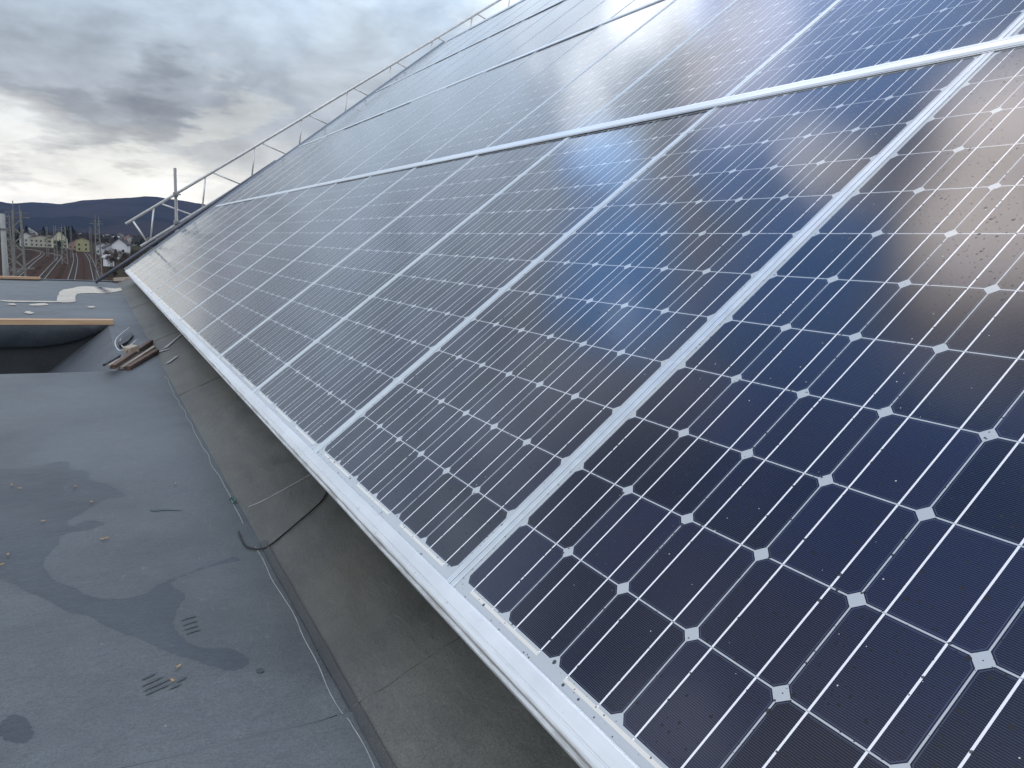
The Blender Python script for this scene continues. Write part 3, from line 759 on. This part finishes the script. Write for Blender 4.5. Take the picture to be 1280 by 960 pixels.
for i, (px, lb) in enumerate(tracks):
    P = [at_z(x, y, ZG) for x, y in px]
    d0 = (P[0] - P[1]).normalized(); P = [P[0] + d0 * 80] + P
    C = catmull(P)
    root = empty('railway_track', C[0])
    def off(j, s):
        t = (C[min(j + 1, len(C) - 1)] - C[max(j - 1, 0)]).normalized(); n_ = Vector((-t.y, t.x, 0)); return C[j] - C[0] + n_ * s
    bm = bmesh.new(); z1 = .25 + .004 * i
    L_ = [[bm.verts.new(off(j, s) + Vector((0, 0, z))) for s, z in ((-2.6, .055), (-1.7, z1), (1.7, z1), (2.6, .055))] for j in range(len(C))]
    for j in range(len(C) - 1):
        for q in range(3): bm.faces.new((L_[j][q], L_[j][q + 1], L_[j + 1][q + 1], L_[j + 1][q]))
    finish('ballast', bm, M_ballast if i != 3 else M_ballast, root)
    for s in (-.75, .75):
        bm = bmesh.new()
        r_ = [[bm.verts.new(off(j, s + a) + Vector((0, 0, z))) for a, z in ((-.06, z1 + .05), (-.06, z1 + .2), (.06, z1 + .2), (.06, z1 + .05))] for j in range(len(C))]
        for j in range(len(C) - 1):
            for q in range(3): bm.faces.new((r_[j][q], r_[j][q + 1], r_[j + 1][q + 1], r_[j + 1][q]))
        finish('rail', bm, M_railst, root)
    bm = bmesh.new()
    tot = 0
    for j in range(len(C) - 1):
        seg = (C[j + 1] - C[j]).length; k_ = max(1, int(seg / .9))
        for q in range(k_):
            p = off(j, 0).lerp(off(j + 1, 0), q / k_); t = (C[j + 1] - C[j]).normalized(); n_ = Vector((-t.y, t.x, 0))
            bar(bm, p - n_ * 1.3 + Vector((0, 0, z1 + .03)), p + n_ * 1.3 + Vector((0, 0, z1 + .03)), .26, .07)
    finish('sleepers', bm, M_sleeper, root)['kind'] = 'stuff'
    tag(root, lb, 'railway track', 'railway tracks in the yard below')

# lattice masts
M_mast = plain('mast_steel', (.20, .20, .19), .8, 0, .2, 2)
M_conc = plain('mast_concrete', (.30, .31, .31), .85, 0, .15, 1)
def lattice_mast(px, ytop, dist_y, w, label, arm=True, group='lattice masts of the railway yard'):
    """px, ytop: where the top stands; dist_y: distance along the view"""
    top = at_Y(px, ytop, dist_y); base = Vector((top.x, top.y, ZG)); H = top.z - ZG
    root = empty('lattice_mast', base)
    def half(z): return w / 2 * (1.15 - .45 * z / H)
    for sx in (-1, 1):
        for sy in (-1, 1):
            bm = bmesh.new(); bar(bm, (sx * half(0), sy * half(0), 0), (sx * half(H), sy * half(H), H), w * .20, w * .20, Vector((0, 1, 0))); finish('leg', bm, M_mast, root)
    bm = bmesh.new(); z = .3; k = 0
    while z < H - w:
        a, b_ = half(z), half(z + w * .9); s = 1 if k % 2 else -1
        for q in (-1, 1):
            bar(bm, (-s * a, q * a, z), (s * b_, q * b_, z + w * .9), w * .12, w * .12, Vector((0, 1, 0))); bar(bm, (q * a, -s * a, z), (q * b_, s * b_, z + w * .9), w * .12, w * .12, Vector((1, 0, 0)))
        z += w * .9; k += 1
    finish('bracing', bm, M_mast, root)
    if arm:
        bm = bmesh.new(); bar(bm, (-w * 1.4, 0, H - .9), (w * 1.2, 0, H - .9), .16, .16); bar(bm, (-w * 1.1, 0, H - .3), (w, 0, H - .3), .10, .10); finish('crossarm', bm, M_mast, root)
        bm = bmesh.new(); tube(bm, [(-w * .3, 0, H), (-w * .3, 0, H + 1.3)], .06, 6); tube(bm, [(w * .3, 0, H), (w * .3, 0, H + .8)], .06, 6); finish('insulator', bm, M_mast, root)
    tag(root, label, 'mast', group)
lattice_mast(20.5, 263, 125, 1.25, 'tall dark lattice mast near the left edge, the largest of the masts')
lattice_mast(9, 272, 190, 1.0, 'dim lattice mast just left of the largest mast')
lattice_mast(121, 275, 215, 1.15, 'slim lattice mast standing beside the rightmost track')
lattice_mast(79, 284, 330, 1.6, 'squat lattice mast in front of the dark evergreens')
lattice_mast(68, 282, 350, 1.0, 'thin pale mast left of the dark evergreens', arm=False)
lattice_mast(112.5, 283, 360, .7, 'far thin mast above the yellow house', arm=False)
lattice_mast(58, 283, 420, .8, 'far thin mast above the cream buildings', arm=False)
lattice_mast(88, 284, 420, .7, 'far thin mast right of the dark evergreens', arm=False)
top = at_Y(2.5, 267, 95); bm = bmesh.new(); H = top.z - ZG
tube(bm, [(0, 0, 0), (0, 0, H)], .3, 12, rads=[.36, .22])
o = finish('concrete_pole', bm, M_conc, smooth=True, loc=(top.x, top.y, ZG))
bm = bmesh.new(); box(bm, (-.35, -.35, H - 1.6), (.35, .35, H - 1.5)); bar(bm, (0, 0, H * .58), (2.6, 0, H * .60), .12, .12); finish('bracket', bm, M_mast, o)
tag(o, 'thick pale concrete pole at the left edge of the picture', 'pole')

# houses
M_win = plain('dark_window', (.03, .035, .04), .2, 0, .2, 1)
roofcol = {'grey': plain('grey_roof', (.10, .10, .105), .8, 0, .2, .5, 0, 0), 'red': plain('red_roof', (.16, .07, .05), .8, 0, .2, .5), 'brown': plain('brown_roof', (.09, .065, .05), .8, 0, .2, .5), 'pale': plain('pale_roof', (.42, .43, .45), .6, 0, .1, .5)}
wallcol = {}
def wallmat(rgb):
    if rgb not in wallcol: wallcol[rgb] = plain('house_wall', rgb, .85, 0, .08, .3, 0, 0)
    return wallcol[rgb]
def house(px, ybase, w, dpt, h, rh, rot, wall, roof, label, group=None, windows=True, flat=False):
    base = at_z(px, ybase, ZG); root = empty('house', (base.x, base.y, ZG), (0, 0, R(rot)))
    bm = bmesh.new()
    if flat: box(bm, (-w / 2, -dpt / 2, 0), (w / 2, dpt / 2, h))
    else: extrude_profile(bm, [(-w / 2, 0), (w / 2, 0), (w / 2, h), (0, h + rh), (-w / 2, h)], lambda s, p: (p[0], s, p[1]), -dpt / 2, dpt / 2)
    finish('wall', bm, wallmat(wall), root)
    bm = bmesh.new()
    if flat: box(bm, (-w / 2 - .2, -dpt / 2 - .2, h + .01), (w / 2 + .2, dpt / 2 + .2, h + .35))
    else:
        k = rh / (w / 2)
        for s in (-1, 1):
            bmq = [(s * (w / 2 + .5), h - .5 * k), (0, h + rh + .02), (0, h + rh + .32), (s * (w / 2 + .5), h - .5 * k + .3)]
            extrude_profile(bm, bmq, lambda t, p: (p[0], t, p[1] + .03), -dpt / 2 - .4, dpt / 2 + .4)
    rf = finish('roof', bm, roofcol[roof], root)
    if not flat:
        bm = bmesh.new(); box(bm, (w * .15, -dpt * .2, h + rh * .5), (w * .15 + .6, -dpt * .2 + .6, h + rh + .9)); finish('chimney', bm, roofcol['brown'], rf)
    if windows:
        for fl in range(max(1, int(h / 2.8))):
            for q in range(max(2, int(w / 2.6))):
                x = -w / 2 + (q + .5) * w / max(2, int(w / 2.6))
                bm = bmesh.new(); box(bm, (x - .5, -dpt / 2 - .04, fl * 2.8 + 1.0), (x + .5, -dpt / 2 + .05, fl * 2.8 + 2.3)); finish('window', bm, M_win, root)
    tag(root, label, 'house', group); return root
WH, CR, YE, PI_, GR = (.66, .66, .70), (.42, .40, .33), (.36, .34, .20), (.42, .27, .25), (.36, .37, .38)
house(152, 325, 6.6, 9, 7.5, 2.6, -12, WH, 'grey', 'bright white gabled house just left of the scaffold girder')
house(137, 321, 6.0, 8, 4.6, 1.8, 10, (.50, .51, .55), 'grey', 'low white house left of the bright gabled house')
house(129, 318, 8, 8, 5.0, 1.6, 0, (.48, .48, .52), 'grey', 'pale house row behind the rightmost lattice mast', windows=True)
house(136, 333, 2.6, 3, 3.4, .8, 25, WH, 'pale', 'small white shed beside the rightmost track', windows=False)
house(103.5, 314.5, 7.6, 8, 7.2, 1.6, 0, YE, 'brown', 'yellow square house at the end of the tracks')
house(94, 312, 8, 8, 4.0, 2.4, 0, (.34, .22, .18), 'red', 'low reddish house left of the yellow house')
house(75, 310, 10, 9, 7.0, 5.0, 0, (.55, .54, .40), 'grey', 'pale yellow gabled house in front of the dark evergreens')
house(64, 309.5, 9, 8, 6.0, 2.5, 20, (.46, .46, .36), 'brown', 'cream lean house left of the pale yellow gabled house')
house(52, 309, 14, 8, 6.8, 1.6, 0, CR, 'brown', 'long cream building right of the pink house')
house(41.5, 308, 6, 8, 7.4, 2.0, 0, PI_, 'grey', 'narrow pink house between cream buildings')
house(33.5, 308, 8, 8, 7.6, 2.2, 0, (.52, .52, .50), 'grey', 'off-white house left of the pink house')
house(36.5, 302, 16, 12, 8.0, 5.5, 0, GR, 'pale', 'large grey hall with a snow-pale roof behind the pink house', windows=False)
house(134.5, 301, 22, 12, 6.0, 5.0, 0, (.34, .34, .34), 'pale', 'wide pale roofed house in the far town centre', windows=False)
house(151, 303, 14, 10, 8.0, 5.5, 15, (.30, .29, .27), 'brown', 'dark roofed house behind the bright white house')
house(163, 307, 8, 8, 7.0, 3.0, -10, (.42, .40, .38), 'grey', 'grey house between the white house and the girder')
far_specs = [(CR, 'brown'), (WH, 'grey'), (GR, 'pale'), (PI_, 'red'), ((.40, .38, .33), 'grey')]
FN = ['cream far house with a brown roof among the distant trees', 'white far house with a grey roof among the distant trees', 'grey far house with a pale roof among the distant trees', 'pink far house with a red roof among the distant trees', 'beige far house with a grey roof among the distant trees']
random.seed(21)
for i in range(70):
    x = random.uniform(-40, 255); y = random.choice([294, 296, 298, 300, 303, 306]) + random.uniform(-1, 1)
    if y > 300 and x < 125: y = random.uniform(293, 300)
    k = i % 5
    house(x, y, random.uniform(9, 15), 10, random.uniform(4, 7.5), random.uniform(2, 4.5), random.uniform(-50, 50), *far_specs[k], FN[k], 'far town houses, kind %d' % (k + 1) if False else 'houses of the far town', windows=False)

# trees
M_bark = plain('bark', (.07, .055, .045), .9)
M_ever = plain('evergreen_foliage', (.018, .030, .020), .9, 0, .4, .6, 0, 0)
M_twig = plain('bare_twigs', (.075, .058, .048), .95, 0, .3, .6, 0, 0)
M_bush = plain('dull_green_foliage', (.045, .055, .030), .9, 0, .4, .6, 0, 0)
def crown_mesh(h, r, n, shape, size, seed):
    rnd = random.Random(seed); bm = bmesh.new()
    cl_ = [(rnd.uniform(-1, 1), rnd.uniform(-1, 1), rnd.uniform(0, 1), rnd.uniform(.25, .5)) for _ in range(9)]
    for _ in range(n):
        if shape == 'cone':
            t = rnd.random() ** 1.3; a = rnd.uniform(0, 2 * math.pi); rr = r * (1 - t) * rnd.uniform(.5, 1.05) + .2
            p = Vector((rr * math.cos(a), rr * math.sin(a), h * (.12 + .9 * t)))
        else:
            c0 = rnd.choice(cl_); v = Vector((rnd.gauss(0, 1), rnd.gauss(0, 1), rnd.gauss(0, 1))).normalized() * rnd.uniform(.3, 1)
            p = Vector((c0[0] * r * .6, c0[1] * r * .6, h * (.35 + .5 * c0[2]))) + v * (c0[3] * r * 1.3)
        u = Vector((rnd.uniform(-1, 1), rnd.uniform(-1, 1), rnd.uniform(-1, 1))).normalized(); w = u.cross(Vector((rnd.uniform(-1, 1), 1, rnd.uniform(-1, 1)))).normalized()
        s = size * rnd.uniform(.6, 1.3)
        bm.faces.new([bm.verts.new(p + u * s), bm.verts.new(p + w * s * .6), bm.verts.new(p - u * s * .8), bm.verts.new(p - w * s * .6)])
    me = bpy.data.meshes.new('crown'); bm.to_mesh(me); bm.free(); return me
def trunk_mesh(h, r, seed):
    rnd = random.Random(seed); bm = bmesh.new(); tube(bm, [(0, 0, 0), (.1, 0, h * .4), (.0, .1, h * .85)], r, 7, rads=[r, r * .7, r * .2])
    for i in range(9):
        a = rnd.uniform(0, 6.28); z = h * rnd.uniform(.3, .7); l = h * rnd.uniform(.2, .35)
        tube(bm, [(0, 0, z), (math.cos(a) * l * .5, math.sin(a) * l * .5, z + l * .5), (math.cos(a) * l, math.sin(a) * l, z + l * 1.0)], r * .3, 5, rads=[r * .4, r * .25, r * .08])
    me = bpy.data.meshes.new('trunk'); bm.to_mesh(me); bm.free(); return me
kinds = {}
for nm, hh, rr_, n_, sh, sz, mtt in [('evergreen', 13, 3.6, 1100, 'cone', .5, M_ever), ('bare', 11, 4.5, 900, 'ball', .30, M_twig), ('green', 8, 4.0, 900, 'ball', .42, M_bush)]:
    cm = crown_mesh(hh, rr_, n_, sh, sz, hash(nm) % 97 if False else len(nm)); cm.materials.append(mtt)
    tm = trunk_mesh(hh, .28, len(nm)); tm.materials.append(M_bark)
    kinds[nm] = (cm, tm)
TL = {'evergreen': ('evergreen_tree', 'dark conical evergreen tree standing among the town houses'), 'bare': ('bare_tree', 'leafless brown tree standing among the town houses'), 'green': ('bushy_tree', 'dull green bushy tree standing among the town houses')}
def tree(kind, px, y, s, label=None, group=None):
    p = at_z(px, y, ZG); root = empty(TL[kind][0], p, (0, 0, random.uniform(0, 6))); root.scale = (s, s, s)
    link('crown', kinds[kind][0], None, root); link('trunk', kinds[kind][1], None, root)
    tag(root, label or TL[kind][1], 'tree', group or {'evergreen': 'evergreens in the town', 'bare': 'leafless trees in the town', 'green': 'bushy trees in the town'}[kind])
random.seed(5)
for x, y, s in [(80, 306, 1.15), (84, 305, 1.25), (87, 304, 1.3), (91, 304, 1.35), (94, 304, 1.1), (76, 305, .9), (27, 306, 1.1)]: tree('evergreen', x, y, s)
tree('green', 74, 314, .85, 'dark green bush in front of the pale yellow gabled house', 'single bushes'); 
tree('bare', 146, 328, .55, 'brown leafless tree in front of the bright white house', 'single trees')
tree('green', 158, 327, .5, 'low bush beside the bright white house', 'single bushes')
for i in range(130):
    x = random.uniform(-50, 250); y = random.choice([293, 295, 297, 299, 302, 305, 309]) + random.uniform(-1, 1)
    if y > 307 and 25 < x < 125: y -= 8
    tree(random.choice(['bare', 'bare', 'green', 'evergreen', 'bare']), x, y, random.uniform(.7, 1.25))
for i in range(30):
    x = random.uniform(122, 175); y = 333 + random.uniform(-8, 14)
    tree(random.choice(['bare', 'green', 'bare']), x + (y - 333) * .6 + 12, y, random.uniform(.35, .65), 'scrubby growth on the bank right of the rightmost track', 'scrub on the railway bank')

# woodland that reads as one mass on the valley floor
bm = bmesh.new(); rnd = random.Random(3)
for i in range(5200):
    a = R(rnd.uniform(-12, 22)); d = rnd.uniform(900, 3600)
    p = Vector((math.sin(a) * d, math.cos(a) * d, ZG)); s = rnd.uniform(3, 7)
    q = [p + Vector((rnd.uniform(-s, s), rnd.uniform(-s, s), rnd.uniform(0, s * 1.5))) for _ in range(3)]
    top_ = p + Vector((0, 0, s * 1.8))
    v = [bm.verts.new(t) for t in q] + [bm.verts.new(top_)]
    bm.faces.new(v[:3]); bm.faces.new((v[0], v[1], v[3])); bm.faces.new((v[1], v[2], v[3])); bm.faces.new((v[2], v[0], v[3]))
tag(finish('far_wood', bm, plain('far_wood', (.050, .048, .040), .95, 0, .5, .01, 0, 0)), 'low brownish woods spread over the valley floor', kind='stuff')

# hills
prof_px = [(-200, 262), (-120, 256), (-60, 250), (0, 252.5), (12, 256), (25, 255), (40, 254), (60, 255), (75, 256), (95, 252.5), (110, 250.5), (135, 249), (160, 248), (180, 245.8), (195, 247), (210, 250), (235, 253.5), (262, 258), (300, 262), (360, 266), (500, 276), (800, 300)]
def interp(lst, x):
    if x <= lst[0][0]: return lst[0][1]
    for (a, ya), (b_, yb) in zip(lst, lst[1:]):
        if x <= b_: return ya + (yb - ya) * (x - a) / (b_ - a)
    return lst[-1][1]
# ridge line: azimuth -> tangent of elevation
rid = []
for x in range(-300, 900, 8):
    d = ray(x, interp(prof_px, x)); rid.append((math.degrees(math.atan2(d.x, d.y)), d.z / math.hypot(d.x, d.y)))
rid.sort()
bm = bmesh.new(); rows = []
RR, R0, R1 = 5200, 2700, 7200
nr, na = 46, 300
for j in range(nr + 1):
    r = R0 + (R1 - R0) * j / nr; row_ = []
    for i in range(na + 1):
        az = -34 + 80 * i / na
        Hh = interp(rid, az) * RR + 12.5
        if r <= RR: k = ((r - R0) / (RR - R0)); s = k * k * (3 - 2 * k)
        else: k = (r - RR) / (R1 - RR); s = 1 - .7 * k * k
        p = Vector((CAM.x + math.sin(R(az)) * r, CAM.y + math.cos(R(az)) * r, 0))
        nz = mn.fractal(p * .0016, 1.0, 2.0, 5) * 42 * (1 - s ** 6) * min(1, (r - R0) / 500) + mn.noise(p * .02) * 2.5
        row_.append(bm.verts.new((p.x, p.y, ZG + Hh * s + nz - 3)))
    rows.append(row_)
for j in range(nr):
    for i in range(na): bm.faces.new((rows[j][i], rows[j][i + 1], rows[j + 1][i + 1], rows[j + 1][i]))
mt, N, b = material('wooded_hill')
tcg = N.new('ShaderNodeTexCoord').outputs['Object']
n1 = N.noise(tcg, .0025, 6, .6); n2 = N.noise(tcg, .03, 5, .7)
c = N.mix(N.smooth(n1, .42, .62), (.018, .020, .018), (.040, .034, .028)); c = N.mix(N.smooth(n2, .4, .7, 0, .5), c, (.02, .022, .02))
N.put(b.inputs['Base Color'], c); b.inputs['Roughness'].default_value = 1; b.inputs['Specular IOR Level'].default_value = 0
tag(finish('hills', bm, mt, smooth=True), 'dark wooded hills behind the town', kind='structure')

# air
bm = bmesh.new(); box(bm, (-9500, -3200, ZG - 1), (9500, 12500, 420))
mt = bpy.data.materials.new('haze'); mt.use_nodes = True; mt.node_tree.nodes.clear()
N = NT(mt.node_tree); pv_ = N.new('ShaderNodeVolumePrincipled'); pv_.inputs['Color'].default_value = (.36, .52, 1, 1); pv_.inputs['Density'].default_value = .000045
N.l.new(pv_.outputs[0], N.new('ShaderNodeOutputMaterial').inputs['Volume'])
tag(finish('haze', bm, mt), kind='stuff')
